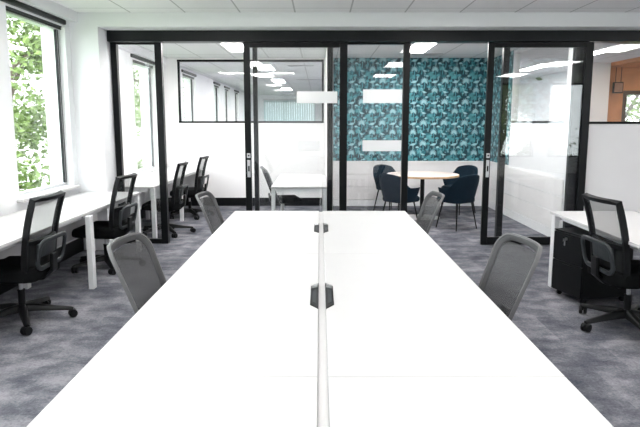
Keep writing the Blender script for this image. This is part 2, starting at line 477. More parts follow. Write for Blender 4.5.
def leaf(name, x0, x1):
    """a sliding glass leaf with black stiles, lock plate and pull"""
    e = empty(name, (x0, YG, 0))
    w = x1 - x0; sl, sr = .078, .095; a, b = -.035, .010
    f = MB()
    f.box(0, sl, a, b, .005, H0 - .005).box(w - sr, w, a, b, .005, H0 - .005)
    f.box(sl, w - sr, a, b, .005, .105).box(sl, w - sr, a, b, H0 - .07, H0 - .005)
    f.build('leaf_frame', M['black'], e, bevel=.004)
    MB().box(sl, w - sr, -.008, .002, .105, H0 - .07).build('pane', M['glass'], e)
    lp = MB().box(.026, .066, a - .006, a + .001, .88, 1.10).build('lock_plate', M['steel'], e, bevel=.003)
    MB().box(.036, .056, a - .010, a - .004, .955, 1.025).build('pull_recess', M['black'], lp, bevel=.003)
    lq = MB().box(.024, .068, a - .006, a + .001, 1.125, 1.185).build('cylinder_plate', M['steel'], e, bevel=.003)
    MB().lathe([(.011, -.006), (.011, .004)], 12, (.046, a - .008, 1.155), 'y').build('key_cylinder', M['gry_plastic'], lq)
    struct(e); return e
d1 = leaf('door_1', -.948, .341)
d2 = leaf('door_2', 2.081, 3.384)

# translucent white rectangles on the glass, each a child of its pane's panel
def pane_patch(parent, x0, x1, z0, z1, y):
    MB().box(x0, x1, y - .0015, y, z0, z1).build('white_patch', M['pane_patch'], parent)
pane_patch(d1, .655, 1.165, 1.81, 1.955, -.0085)
pane_patch(d1, .665, .94, 1.21, 1.335, -.0085)
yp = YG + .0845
pane_patch(w_c, .545, 1.045, 1.815, 1.985, yp)
pane_patch(w_c, .545, 1.045, 1.205, 1.345, yp)

# wainscot of the meeting room: white boards with fine joints and a cap
wz = .845
e = empty('trim_4')
m1 = MB()
for z0, z1 in ((.13, .363), (.385, .591), (.613, wz - .02)):
    m1.box(.20, 3.2, YB - .03, YB, z0, z1); m1.box(3.18, 3.2, 7.5, YB - .02, z0, z1)
m1.build('boards', M['wall_warm'], e)
m2 = MB(); m2.box(.20, 3.17, YB - .045, YB, wz - .02, wz + .01); m2.box(3.165, 3.2, 9.74, YB - .03, wz - .02, wz + .01)
m2.build('cap', M['wall_warm'], e)
m3 = MB(); m3.box(.20, 3.17, YB - .04, YB, 0, .12); m3.box(3.168, 3.2, 7.5, YB - .03, 0, .12)
m3.build('skirting', M['wall'], e)
struct(e)

# wallpaper: dark teal ground printed with pale palms, wading birds and leaves
def wallpaper():
    mb = MB()
    x0, x1, z0, z1 = .20, 3.197, wz + .01, ZO
    y1 = YB - .003
    def quad(mi, pts):
        mb.mi = mi
        mb._f([mb.bm.verts.new(p) for p in pts])
    quad(0, [(x0, y1, z0), (x1, y1, z0), (x1, y1, z1), (x0, y1, z1)])
    quad(0, [(3.197, YB - .003, z0), (3.197, 9.74, z0), (3.197, 9.74, z1), (3.197, YB - .003, z1)])
    def emitp(mi, poly, lay):
        """poly in run coordinates: u along the wall (u > 2.997 turns the corner), v up"""
        for side in (0, 1):
            pts = []
            for u, v in poly:
                v = min(max(v, z0), z1)
                if side == 0: pts.append((min(max(x0 + u, x0), x1), y1 - .0006 * lay, v))
                else: pts.append((3.197 - .0006 * lay, min(max(YB - .003 - (u - 2.997), 9.74), YB - .003), v))
            us = [p[0] if side == 0 else p[1] for p in pts]; vs = [p[2] for p in pts]
            if max(us) - min(us) < .004 or max(vs) - min(vs) < .004: continue
            quad(mi, pts)
    def ell(cx, cy, a, b, rot=0, n=10):
        return [(cx + a * math.cos(t) * math.cos(rot) - b * math.sin(t) * math.sin(rot),
                 cy + a * math.cos(t) * math.sin(rot) + b * math.sin(t) * math.cos(rot)) for t in [2 * PI * k / n for k in range(n)]]
    def blade(cx, cy, ang, ln, w, bend=0.0):
        d = (math.cos(ang), math.sin(ang)); q = (-d[1], d[0])
        P = lambda s, t: (cx + d[0] * ln * s + q[0] * (t + bend * s * s * ln), cy + d[1] * ln * s + q[1] * (t + bend * s * s * ln))
        return [P(0, w * .25), P(.5, w), P(1, 0), P(.5, -w), P(0, -w * .25)]
    def stroke(pts, w):
        out = []
        for i in range(len(pts) - 1):
            (ax, ay), (bx, by) = pts[i], pts[i + 1]
            l = math.hypot(bx - ax, by - ay) or 1; nx, ny = -(by - ay) / l * w, (bx - ax) / l * w
            out.append([(ax + nx, ay + ny), (bx + nx, by + ny), (bx - nx, by - ny), (ax - nx, ay - ny)])
        return out
    rnd = random.Random(4)
    def palm(x, y, s, mi):
        for p in stroke([(x, y - .20 * s), (x + .01, y - .1 * s), (x, y)], .007): emitp(2, p, 2)
        for k in range(11):
            a = PI * (-.12 + 1.24 * k / 10)
            emitp(mi, blade(x, y, a, .135 * s * (1 - .15 * abs(math.cos(a))), .010, -.35 * math.cos(a)), 3)
    def bird(x, y, s, mi, fl):
        emitp(mi, ell(x, y, .055 * s, .028 * s, .2 * fl), 4)
        emitp(mi, blade(x - .03 * fl * s, y, PI / 2 + fl * 1.9, .06 * s, .014 * s), 4)
        for p in stroke([(x + fl * .045 * s, y + .01), (x + fl * .07 * s, y + .05 * s), (x + fl * .05 * s, y + .085 * s), (x + fl * .075 * s, y + .115 * s), (x + fl * .10 * s, y + .095 * s)], .006 * s): emitp(mi, p, 4)
        for dx in (-.008, .012):
            for p in stroke([(x + dx, y - .02 * s), (x + dx + .004, y - .11 * s)], .0032): emitp(3, p, 4)
    def tree(x, y, s, mi):
        for p in stroke([(x, y - .12 * s), (x, y)], .008 * s): emitp(2, p, 2)
        emitp(mi, [(x - .05 * s, y), (x - .045 * s, y + .03 * s), (x - .015 * s, y + .05 * s), (x + .02 * s, y + .05 * s), (x + .047 * s, y + .028 * s), (x + .05 * s, y)], 3)
    def fan(x, y, s, mi, a0):
        for k in range(6): emitp(mi, blade(x, y, a0 + (k - 2.5) * .33, .10 * s, .011 * s), 1)
    P = .535; K = .72
    palm_, bird_, tree_, fan_ = palm, bird, tree, fan
    palm = lambda x, y, q, m: palm_(u + (x - u) * K, v + (y - v) * K, q * K, m)
    bird = lambda x, y, q, m, f: bird_(u + (x - u) * K, v + (y - v) * K, q * K, m, f)
    tree = lambda x, y, q, m: tree_(u + (x - u) * K, v + (y - v) * K, q * K, m)
    fan = lambda x, y, q, m, a: fan_(u + (x - u) * K, v + (y - v) * K, q * K, m, a)
    for i in range(-1, 11):
        for j in range(-1, 7):
            u, v = i * P * K + .12, z0 + j * P * K + .10
            j_ = lambda a: rnd.uniform(-a, a)
            for k in range(13): fan(u + rnd.random() * P, v + rnd.random() * P, rnd.uniform(.7, 1.2), 1, rnd.choice((PI / 2, .9, 2.2, PI * 1.4)))
            palm(u + .10, v + .30, .95, 3); palm(u + .37, v + .06, .85, 3); palm(u + .33, v + .40, .7, 2); palm(u + .02, v + .08, .7, 2)
            palm(u + .25, v + .46, .75, 2)
            bird(u + .38, v + .29, 1.15, 3, 1); bird(u + .10, v + .03, .85, 3, -1)
            bird(u + .22, v + .16, .7, 2, 1)
            tree(u + .24, v + .29, 1.0, 2); tree(u + .49, v + .20, .9, 3); tree(u + .03, v + .17, .85, 2)
            tree(u + .46, v + .43, 1.05, 2); tree(u + .17, v + .42, .8, 3); tree(u + .30, v - .03, .9, 2)
            for k in range(14): emitp(rnd.choice((2, 2, 3)), ell(u + rnd.random() * P * K, v + rnd.random() * P * K, .014, .007, rnd.random() * 3, 6), 2)
    o = mb.build('trim_5', [M['teal'], M['teal2'], M['teal3'], M['teal4']])
    return o
wp = wallpaper(); struct(wp, 'teal wallpaper printed with pale palms and wading birds above white boards', 'wallpaper')

# timber-lined lobby on the far right
struct(holed('wall_timber', M['timber'], 'x', 5.78, 9.6, 0, 2.9, 12.0, 12.1, [(6.22, 8.3, .3, 2.22)]))
struct(box_obj('ceiling_lobby', M['timber'], 5.78, 9.6, YF + .5, 12.1, 2.68, 2.78))
struct(box_obj('wall_lobby', M['timber'], 9.5, 9.6, YF + .5, 12.0, 0, 2.7))
e = empty('window_%d' % nwin); nwin += 1
f = MB(); f.box(6.22, 6.30, 12.0, 12.1, .3, 2.22).box(8.22, 8.3, 12.0, 12.1, .3, 2.22)
f.box(6.3, 8.22, 12.0, 12.1, .3, .38).box(6.3, 8.22, 12.0, 12.1, 2.14, 2.22).box(6.98, 7.04, 12.01, 12.09, .38, 2.14)
f.build('window_frame', M['bark'], e)
MB().box(6.3, 8.22, 12.045, 12.055, .38, 2.14).build('pane', M['window_glass'], e)
struct(e)
t = thing('hanging_sign', 'small dark square sign box hanging by the orange timber wall', 'sign', (6.02, 11.84, 2.27))
MB().box(-.10, .10, -.03, .03, -.11, .11).build('sign_case', M['blk_plastic'], t, bevel=.008)
MB().box(-.08, .08, -.034, -.03, -.09, .09).build('sign_panel', M['sign_face'], t)
MB().box(-.06, -.05, -.005, .005, .11, .40).box(.05, .06, -.005, .005, .11, .40).build('hanger', M['blk_plastic'], t)
dash = thing('notice_board', 'dark green board standing low in the lobby window', 'board', (7.25, 11.93, 0))
MB().box(-.32, .32, -.02, .0, .9, 1.82).build('board_panel', mat('board_green', (.02, .06, .05), .4, var=.2, scale=5), dash, bevel=.006)
MB().box(-.28, -.25, -.02, .02, 0, .92).build('leg', M['black'], dash); MB().box(.25, .28, -.02, .02, 0, .92).build('leg', M['black'], dash)

# ------------------------------------------------------------------ ceiling fittings
def panel_light(x0, x1, y0, y1, z, label, group='ceiling light panels', lm='lamp2'):
    t = thing('ceiling_light', label, 'ceiling light', ((x0 + x1) / 2, (y0 + y1) / 2, z), 0, group)
    w, d = (x1 - x0) / 2, (y1 - y0) / 2
    f = MB(); b = .018
    f.box(-w, w, -d, -d + b, -.012, 0).box(-w, w, d - b, d, -.012, 0).box(-w, -w + b, -d + b, d - b, -.012, 0).box(w - b, w, -d + b, d - b, -.012, 0)
    f.build('light_frame', M['white_metal'], t)
    MB().box(-w + b, w - b, -d + b, d - b, -.009, -.001).build('diffuser', M[lm], t)
    return t
panel_light(-1.50, -1.16, 8.62, 9.85, ZO, 'white ceiling light panel in the left office, above the row of black chairs')
panel_light(1.40, 1.76, 8.75, 10.0, ZO, 'white ceiling light panel in the room with teal wallpaper')
panel_light(4.55, 4.80, 9.3, 10.5, ZO, 'long white ceiling light on the right, behind the glass above the white panel')
panel_light(4.45, 4.77, 11.8, 13.5, ZO, 'long ceiling light behind the right sliding glass leaf, farther of the two')
panel_light(-1.35, -1.0, 12.0, 13.3, ZO, 'ceiling light panel just beyond the back glazing, nearest one there', lm='lamp3')
panel_light(-1.35, -1.0, 16.0, 17.3, ZO, 'small distant ceiling light beyond the back glazing, middle of three', lm='lamp3')
panel_light(-1.35, -1.0, 20.0, 21.3, ZO, 'tiny distant ceiling light beyond the back glazing, farthest of three', lm='lamp3')
for y in (12.5, 16.5):  # fill panels added out of view to brighten the far room
    panel_light(1.6, 2.8, y, y + 1.2, ZO, 'added fill light panel beyond the back wall, hidden behind the teal wallpaper', lm='lamp3')
for k, (x, y) in enumerate([(-1.55, 4.6), (1.75, 4.6), (-1.55, 1.8), (1.75, 1.8), (-1.55, -1.2), (1.75, -1.2), (5.2, 4.6), (5.2, 1.8), (5.2, -1.2)]):
    panel_light(x - .3, x + .3, y - .6, y + .6, ZC, 'square white ceiling light panel over the main room', 'main room ceiling lights', 'lamp')
for x in (-2.1, -.9, .9, 2.3):  # unseen fill lights added above the header line to lift the small rooms
    panel_light(x - .3, x + .3, 7.62, 8.10, ZO, 'added unseen fill light just behind the black header of the glass front', 'added fill lights behind the header')
def vent(x, y, z, w, d, label):
    t = thing('ceiling_vent', label, 'vent', (x, y, z), 0, 'ceiling air vents')
    MB().box(-w, w, -d, d, -.006, 0).build('backing', M['gry_plastic'], t)
    f = MB(); b = .015
    f.box(-w, w, -d, -d + b, -.014, -.006).box(-w, w, d - b, d, -.014, -.006).box(-w, -w + b, -d + b, d - b, -.014, -.006).box(w - b, w, -d + b, d - b, -.014, -.006)
    f.build('vent_frame', M['alu'], t)
    s_ = MB()
    for k in range(3): s_.box(-w + b, w - b, -d + b + .02 + k * (2 * d - 2 * b - .02) / 3, -d + b + .03 + k * (2 * d - 2 * b - .02) / 3, -.013, -.006)
    s_.build('slats', M['alu'], t)
vent(1.87, 10.3, ZO, .26, .09, 'dark slot air vent in the ceiling before the teal wallpaper')
vent(-.40, 12.3, ZO, .27, .10, 'dark slot air vent beyond the back glazing, nearer of two')
vent(-.25, 16.2, ZO, .40, .12, 'dark slot air vent beyond the back glazing, farther of two')
t = thing('security_camera', 'tiny black dome camera high by the left glass panel', 'camera', (-2.70, 7.72, 2.60))
MB().lathe([(.03, .15), (.035, .0), (.03, -.02)], 16).build('mount', M['white_metal'], t, smooth='auto')
MB().lathe([(.033, -.02), (.034, -.035), (.024, -.058), (.006, -.066)], 16).build('dome', M['black'], t, smooth=True)

# ------------------------------------------------------------------ desks
DZ = .73
def frame_leg(mb, x, y, w=.05, d=.05, z=DZ - .027):
    mb.box(x - w / 2, x + w / 2, y - d / 2, y + d / 2, 0, z)
def desk(name, label, x0, x1, y0, y1, legs, group, flap=None, modesty=None, rails=True):
    """rectangular bench desk; legs: list of (x, y); flap: +1 / -1 cable flap on the edge towards +x / -x"""
    t = thing(name, label, 'desk', ((x0 + x1) / 2, (y0 + y1) / 2, 0), 0, group)
    cx, cy = (x0 + x1) / 2, (y0 + y1) / 2
    w, d = (x1 - x0) / 2, (y1 - y0) / 2
    MB().box(-w, w, -d, d, DZ - .025, DZ).build('desktop', M['white_lam'], t, bevel=.0025)
    for (x, y) in legs:
        l = MB(); frame_leg(l, x - cx, y - cy, .05, .075); l.build('leg', M['white_metal'], t, bevel=.004)
        MB().lathe([(.018, 0), (.018, .006)], 12, (x - cx, y - cy, -.0)).build('foot', M['blk_plastic'], t)
    r = MB(); r.box(-w + .08, -w + .12, -d + .04, d - .04, DZ - .075, DZ - .025).box(w - .12, w - .08, -d + .04, d - .04, DZ - .075, DZ - .025)
    r.box(-w + .08, w - .08, -d + .02, -d + .06, DZ - .075, DZ - .025).box(-w + .08, w - .08, d - .06, d - .02, DZ - .075, DZ - .025)
    r.build('rail', M['white_metal'], t)
    if modesty is not None:
        MB().box(modesty - cx - .009, modesty - cx + .009, -d + .08, d - .08, .30, DZ - .026).build('modesty_panel', M['white_lam'], t)
    if flap:
        s_ = flap; xe = w * s_
        pl = lambda a, b: sorted([(a, b)])[0]
        poly = [(xe, -.21), (xe - s_ * .038, -.15), (xe - s_ * .038, .15), (xe, .21)]
        fl = MB().prism(poly, DZ - .001, DZ + .003).build('cable_flap', M['blk_plastic'], t)
        MB().prism([(xe - s_ * .004, .13), (xe - s_ * .034, .11), (xe - s_ * .034, .146), (xe - s_ * .004, .196)], DZ + .003, DZ + .0045).build('flap_hinge', M['steel'], fl)
        MB().prism([(xe - s_ * .012, -.14), (xe - s_ * .028, -.115), (xe - s_ * .028, .06), (xe - s_ * .012, .085)], DZ + .003, DZ + .0042).build('flap_grip', M['gry_plastic'], fl)
    return t
GL, GR = -.008, .027
G = 'central bench desks'
for (y0, y1, a) in ((3.63, 5.45, 'far end of the central bench, nearest the glass doors'), (1.81, 3.63, 'middle of the central bench, holding the nearer cable flap'), (-.01, 1.81, 'near end of the bench, along the bottom of the picture')):
    yl = [y1 - .10] if y1 > 5 else [y1 - .04]
    yl2 = y0 + .10 if y0 < 0 else y0 + .04
    desk('bench_desk', 'left-hand white desk at the ' + a, -.815, GL, y0 + .001, y1 - .001, [(-.77, yl[0]), (-.77, yl2)], G, flap=1)
    desk('bench_desk', 'right-hand white desk at the ' + a, GR, .815, y0 + .001, y1 - .001, [(.77, yl[0]), (.77, yl2)], G, flap=-1)
t = thing('cable_tray', 'white cable tray filling the slot along the middle of the central bench', 'cable tray', (0, 0, 0))
tr = MB(); tr.box(GL + .001, GR - .001, .0, 5.45, DZ - .020, DZ - .010)
tr.build('slot_cover', M['white_lam'], t)
tr = MB(); tr.box(GL + .001, GL + .005, .0, 5.40, DZ - .14, DZ - .020).box(GR - .005, GR - .001, .0, 5.40, DZ - .14, DZ - .020).box(GL + .001, GR - .001, .0, 5.40, DZ - .15, DZ - .14)
tr.build('tray', M['white_metal'], t)
for y in (5.3, 2.7, .2): MB().box(-.005, .024, y - .03, y + .03, 0, DZ - .15).build('leg', M['white_metal'], t)

G = 'white desks along the window wall'
desk('window_desk', 'white desk under the left window, behind the nearest black chair', -2.88, -2.2, 3.64, 5.44, [(-2.17, 5.33), (-2.80, 5.33), (-2.26, 3.67)], G, modesty=-2.72)
desk('window_desk', 'white desk under the left window reaching to the glass panel', -2.88, -2.2, 5.445, 7.09 - .1, [(-2.225, 6.93), (-2.80, 6.93)], G, modesty=-2.72)
desk('window_desk', 'white desk behind the left glass panel, in front of the farther window', -2.92, -2.2, 7.56, 9.19, [(-2.225, 7.62), (-2.225, 9.15), (-2.82, 7.62)], G)
desk('window_desk', 'white desk at the far end of the left office, against the back wall', -2.92, -2.2, 9.195, 10.83, [(-2.225, 10.7), (-2.82, 9.3)], G)
desk('office_desk', 'white desk behind the sliding glass leaf, along the divider wall', -.65, .092, 7.53, 9.45, [(-.62, 7.58), (.06, 7.58), (-.62, 9.38), (.06, 9.38)], None)
G = 'right-hand bench desks'
desk('right_bench_desk', 'white desk on the right with a black drawer unit under it', 2.2, 2.99, 3.64, 5.44, [(2.235, 5.38), (2.235, 3.72)], G)
desk('right_bench_desk', 'white desk at the right edge behind the drawer-unit desk', 3.02, 3.81, 3.64, 5.44, [(3.76, 5.38), (3.76, 3.72)], G)

# drawer pedestal
t = thing('drawer_pedestal', 'black metal drawer unit on castors with keys in its lock', 'drawer unit', (2.43, 5.03, 0), math.radians(14))
MB().box(-.235, .26, -.2, .2, .055, .60).build('body', M['blk_plastic'], t, bevel=.005)
MB().box(-.245, .265, -.205, .205, .600, .612).build('top', M['blk_plastic'], t, bevel=.003)
for z0, z1 in ((.06, .335), (.342, .595)):
    dr = MB().box(-.252, -.236, -.196, .196, z0, z1).build('drawer', M['black'], t, bevel=.003)
    MB().box(-.256, -.2515, -.06, .06, z1 - .03, z1 - .016).build('handle', M['blk_plastic'], dr)
lk = MB().lathe([(.013, 0), (.013, .012)], 12, (-.264, .02, .55), 'x').build('lock', M['steel'], t)
MB().box(-.29, -.263, 0.0175, .0225, .530, .556).box(-.276, -.268, 0.014, .026, .49, .53).build('keys', M['steel'], t, bevel=.002)
for sx in (-.19, .21):
    for sy in (-.16, .16):
        MB().lathe([(.004, -.012), (.025, -.011), (.027, 0), (.025, .011), (.004, .012)], 14, (sx, sy, .027), 'y').build('caster', M['blk_plastic'], t, smooth='auto')

# ------------------------------------------------------------------ office chairs
def star_base(parent, rot=0.0, R=.33, m='blk_plastic'):
    b = MB(); b.lathe([(.034, .075), (.045, .085), (.042, .125), (.030, .14)], 16)
    for k in range(5):
        a = rot + 2 * PI * k / 5; c, s_ = math.cos(a), math.sin(a); rs = []
        for q, (r, z, w, h) in enumerate([(.025, .112, .036, .030), (.12, .108, .033, .024), (.24, .092, .028, .017), (R, .078, .022, .013), (R + .018, .074, .015, .009)]):
            rs.append([Vector((c * r - s_ * u, s_ * r + c * u, z + v)) for u, v in ((-w, -h), (w, -h), (w * .8, h * .5), (w * .4, h), (-w * .4, h), (-w * .8, h * .5))])
        b.rings(rs)
    base = b.build('star_base', M[m], parent, smooth='auto')
    for k in range(5):
        a = rot + 2 * PI * k / 5; c, s_ = math.cos(a), math.sin(a)
        cb = MB()
        X, Y = c * R, s_ * R; ta = a + .9 + k * 1.3; dx, dy = math.cos(ta), math.sin(ta)
        for off in (-.017, .017):
            ring = []
            for r, h in ((.006, -.013), (.031, -.012), (.034, 0), (.031, .012), (.006, .013)):
                ring.append([Vector((X - dy * (off + h) + dx * r * math.cos(q) - dx * .012, Y + dx * (off + h) + dy * r * math.cos(q) - dy * .012, .034 + r * math.sin(q))) for q in [2 * PI * j / 14 for j in range(14)]])
            cb.rings(ring)
        cb.tube([(X - dx * .012, Y - dy * .012, .035), (X, Y, .055), (X, Y, .075)], .009, 8)
        cb.build('caster', M['blk_plastic'], base, smooth='auto')
    return base

def cushion(w, d, z0, z1, cx=0.0, r=.09, front=.02):
    mb = MB(); rs = []
    for z, k in ((z0, .93), (z0 + .012, 1.0), ((z0 + z1) / 2, 1.01), (z1 - .015, .985), (z1, .90)):
        rs.append([(cx + x * k, y * k, z - (front if x > d * .42 else 0) * (z > z0 + .02)) for x, y in rrect(d, w, r, 5)])
    mb.rings(rs); return mb

def make_black_chair(label, loc, rz):
    t = thing('task_chair', label, 'office chair', loc, rz, 'black mesh task chairs')
    star_base(t, .87, .36)
    MB().lathe([(.027, .13), (.027, .25), (.030, .25), (.030, .26)], 14).build('column_sleeve', M['blk_plastic'], t, smooth='auto')
    MB().lathe([(.0155, .25), (.0155, .385)], 14).build('gas_lift', M['steel'], t, smooth='auto')
    MB().box(-.13, .10, -.075, .075, .325, .375).build('mechanism', M['blk_plastic'], t, bevel=.015)
    cushion(.51, .52, .365, .485, .025).build('seat', M['blk_fabric'], t, bevel=.0, subd=1)
    def B(s_, q, o=0.0):   # back surface: s -1..1 across, q 0..1 up
        return Vector((-.205 - .105 * q + .045 * s_ * s_ + .02 * math.sin(q * PI) + o, s_ * .245 * (1 - .06 * (1 - q)), .455 + .545 * q))
    fr = MB()
    prof = []
    for k in range(9): prof.append((-1, k / 8))
    for k in range(1, 8): prof.append((-1 + 2 * k / 8, 1))
    for k in range(9): prof.append((1, 1 - k / 8))
    for k in range(1, 8): prof.append((1 - 2 * k / 8, 0))
    sec = [(-.016, -.021), (.010, -.021), (.016, -.010), (.016, .010), (.010, .021), (-.016, .021)]
    # frame: sweep the loop with a flat section facing the back normal
    fr.tube([B(a, b) for a, b in prof], 0, closed=True, sec=sec, up=(1, 0, .2))
    fr.tube([B(-1 + 2 * k / 8, .40, .004) for k in range(9)], 0, sec=[(-.014, -.016), (.014, -.016), (.014, .016), (-.014, .016)], up=(1, 0, .2))
    fr.build('back_frame', M['blk_plastic'], t, smooth='auto')
    MB().shell(lambda u, v: B(-.96 + 1.92 * u, .40 + .58 * v), 10, 8, .003).build('back_mesh', M['net_black'], t, smooth=True)
    MB().shell(lambda u, v: B(-.96 + 1.92 * u, .02 + .37 * v), 10, 6, .003).build('lower_back_mesh', M['net_dense'], t, smooth=True)
    MB().shell(lambda u, v: B(-.62 + 1.24 * u, .16 + .20 * v, -.030), 8, 4, .02).build('lumbar_support', M['gry_plastic'], t, bevel=.006)
    sp = MB(); sp.tube([(-.10, 0, .35), (-.20, 0, .36), (-.270, 0, .42), (-.278, 0, .56)], 0, sec=[(-.045, -.014), (.045, -.014), (.045, .014), (-.045, .014)], up=(0, 0, 1))
    sp.build('back_bracket', M['blk_plastic'], t, bevel=.008)
    cr = MB(); lp = []
    for y, z in rrect(.43, .215, .07, 5, 0, .575):
        lp.append(Vector((-.245 - .105 * (z - .455) / .545 + .35 * y * y - .012, y, z)))
    cr.tube(lp, 0, closed=True, sec=[(.020 * math.cos(k * PI / 4), .014 * math.sin(k * PI / 4)) for k in range(8)], up=(1, 0, .2))
    cr.build('back_carrier', M['gry_plastic'], t, smooth='auto')
    return t

def make_grey_chair(label, loc, rz):
    t = thing('mesh_chair', label, 'office chair', loc, rz, 'grey mesh chairs')
    star_base(t, .1, .31)
    MB().lathe([(.027, .13), (.027, .25), (.030, .25), (.030, .26)], 14).build('column_sleeve', M['blk_plastic'], t, smooth='auto')
    MB().lathe([(.0155, .25), (.0155, .385)], 14).build('gas_lift', M['steel'], t, smooth='auto')
    MB().box(-.12, .10, -.07, .07, .385, .425).build('mechanism', M['blk_plastic'], t, bevel=.015)
    cushion(.47, .46, .422, .490, .03).build('seat', M['gry_fabric'], t, subd=1)
    def B(s_, q, o=0.0):
        return Vector((-.145 - .18 * q + .060 * s_ * s_ + o, s_ * (.225 + .035 * q), .44 + .48 * q))
    # outline with round top corners
    out = []
    rc = .36
    for k in range(9): out.append((-1, k / 8 * (1 - rc * .55)))
    for k in range(1, 8):
        a = PI - PI / 2 * k / 7
        out.append((-1 + rc + rc * math.cos(a), 1 - rc * .55 + rc * .55 * math.sin(a)))
    for k in range(1, 6): out.append((-1 + rc + (2 - 2 * rc) * k / 6, 1))
    for k in range(0, 8):
        a = PI / 2 - PI / 2 * k / 7
        out.append((1 - rc + rc * math.cos(a), 1 - rc * .55 + rc * .55 * math.sin(a)))
    for k in range(1, 9): out.append((1, (1 - rc * .55) * (1 - k / 8)))
    fr = MB()
    fr.tube([B(a, b) for a, b in out], 0, closed=False, sec=[(-.005, -.010), (.005, -.010), (.007, 0), (.005, .010), (-.005, .010), (-.007, 0)], up=(1, 0, .3))
    fr.tube([B(-1 + 2 * k / 8, 0) for k in range(9)], .014, 8)
    fr.build('back_frame', M['gry_frame'], t, smooth='auto')
    def lim(s_):   # height of the outline at s
        d = abs(s_) - (1 - rc)
        return 1.0 if d <= 0 else 1 - rc * .55 + rc * .55 * math.sqrt(max(0, 1 - (d / rc) ** 2))
    # woven border and see-through mesh
    bd = MB()
    inn = []
    for (a, b) in out:
        cx_, cy_ = 0, .45
        inn.append((a * .86, cy_ + (b - cy_) * .88 if b > cy_ else b))
    n = len(out); A = [bd.bm.verts.new(B(a, b, .006)) for a, b in out]; Bv = [bd.bm.verts.new(B(a, b, .006)) for a, b in inn]
    A2 = [bd.bm.verts.new(B(a, b, .001)) for a, b in out]; B2 = [bd.bm.verts.new(B(a, b, .001)) for a, b in inn]
    for i in range(n - 1):
        bd._f([A[i], A[i + 1], Bv[i + 1], Bv[i]]); bd._f([A2[i], B2[i], B2[i + 1], A2[i + 1]])
        bd._f([Bv[i], Bv[i + 1], B2[i + 1], B2[i]])
    bd.build('back_border', M['gry_band'], t, smooth=True)
    MB().shell(lambda u, v: B(-.88 + 1.76 * u, .02 + (lim(-.88 + 1.76 * u) * .97 - .08) * v), 14, 8, .003).build('back_mesh', M['net_grey'], t, smooth=True)
    sp = MB(); sp.tube([(-.08, 0, .40), (-.15, 0, .395), (-.195, 0, .43), (-.21, 0, .54)], 0, sec=[(-.04, -.013), (.04, -.013), (.04, .013), (-.04, .013)], up=(0, 0, 1))
    sp.build('back_bracket', M['gry_frame'], t, bevel=.008)
    return t

A = make_black_chair('nearest black mesh chair on the left, before the window desk', (-2.37, 4.42, 0), PI)
dup(A, (-2.33, 6.14, 0), PI - .04, 'black mesh chair on the left between the white desk leg and the glass panel')
dup(A, (-2.19, 8.06, 0), PI + .03, 'black mesh chair behind the glass, nearer of the two in the left office')
dup(A, (-2.19, 9.58, 0), PI - .02, 'black mesh chair farthest back in the left office, by its back wall')
dup(A, (2.37, 4.28, 0), 0.03, 'black mesh chair on the right, beside the black drawer unit')
B_ = make_grey_chair('near grey mesh chair on the left side of the central bench', (-.805, 3.13, 0), -0.07)
dup(B_, (-.79, 5.22, 0), -0.04, 'far grey mesh chair on the left side of the central bench')
dup(B_, (.845, 3.11, 0), PI + .09, 'near grey mesh chair on the right side of the central bench')
dup(B_, (.79, 5.22, 0), PI + .04, 'far grey mesh chair on the right side of the central bench')
dup(B_, (-.545, 8.45, 0), .18, 'grey mesh chair behind the sliding glass leaf at the divider desk')

# ------------------------------------------------------------------ meeting table and tub chairs
t = thing('meeting_table', 'round pale table with an oak edge on a single black column', 'table', (1.70, 9.50, 0))
MB().lathe([(.585, DZ - .004), (.585, DZ)], 48).build('tabletop', M['table_top'], t)
MB().lathe([(.575, DZ - .035), (.592, DZ - .032), (.592, DZ - .005), (.585, DZ - .004)], 48).build('edge_band', M['oak'], t, smooth='auto')
MB().lathe([(.035, .03), (.035, DZ - .05), (.13, DZ - .045), (.13, DZ - .035)], 20).build('column', M['black'], t, smooth='auto')
MB().lathe([(.30, 0), (.30, .006), (.05, .028), (.035, .03)], 36).build('base_plate', M['steel'], t, smooth='auto')

def make_tub(label, loc, rz):
    t = thing('tub_chair', label, 'chair', loc, rz, 'navy tub chairs around the round table')
    def wall(u, v):
        a = PI + (u - .5) * 2 * 1.92   # wraps round the back, open to +x
        c = abs(u - .5) * 2
        k = min(1, max(0, (c - .36) / .30)); top = .83 - .03 * (c / .36) ** 2 * (c < .36) - (.03 if c >= .36 else 0) - .17 * k * k * (3 - 2 * k)
        z = .405 + (top - .405) * v
        fl = .215 + .075 * v ** .8
        r = fl * (1 + .10 * abs(math.sin(a)))
        return Vector((r * math.cos(a) + .0, r * 1.03 * math.sin(a), z))
    mb = MB(); n = 40; m_ = 8; th = .05
    rs = []
    for i in range(n + 1):
        u = i / n; ring = []
        for j in range(m_ + 1): ring.append(wall(u, j / m_))
        for j in range(m_, -1, -1):
            p = wall(u, j / m_); d = Vector((p.x, p.y, 0)).normalized() * th
            ring.append(p - d + Vector((0, 0, -.012 if j == m_ else 0)))
        rs.append(ring)
    mb.rings(rs); mb.build('shell', M['navy'], t, bevel=.012, smooth=True)
    mb = MB()
    mb.rings([[(.03 + x * k, y * k, z) for x, y in rrect(.49, .46, .14, 6)] for z, k in ((.392, .80), (.40, .95), (.42, 1.0), (.455, 1.0), (.475, .92))])
    mb.build('seat', M['navy'], t, smooth='auto')
    for sx, sy in ((1, 1), (1, -1), (-1, 1), (-1, -1)):
        MB().tube([(.15 * sx, .15 * sy, .39), (.205 * sx, .215 * sy, 0.0)], [.013, .009], 10).build('leg', M['black'], t, smooth='auto')
    return t
def face(x, y): return math.atan2(9.5 - y, 1.70 - x)
T = make_tub('navy tub chair with its back to us, right of the round table', (2.05, 8.52, 0), 2.15)
dup(T, (1.20, 8.58, 0), .70, 'navy tub chair left of the round table, behind the fixed glass, nearer one')
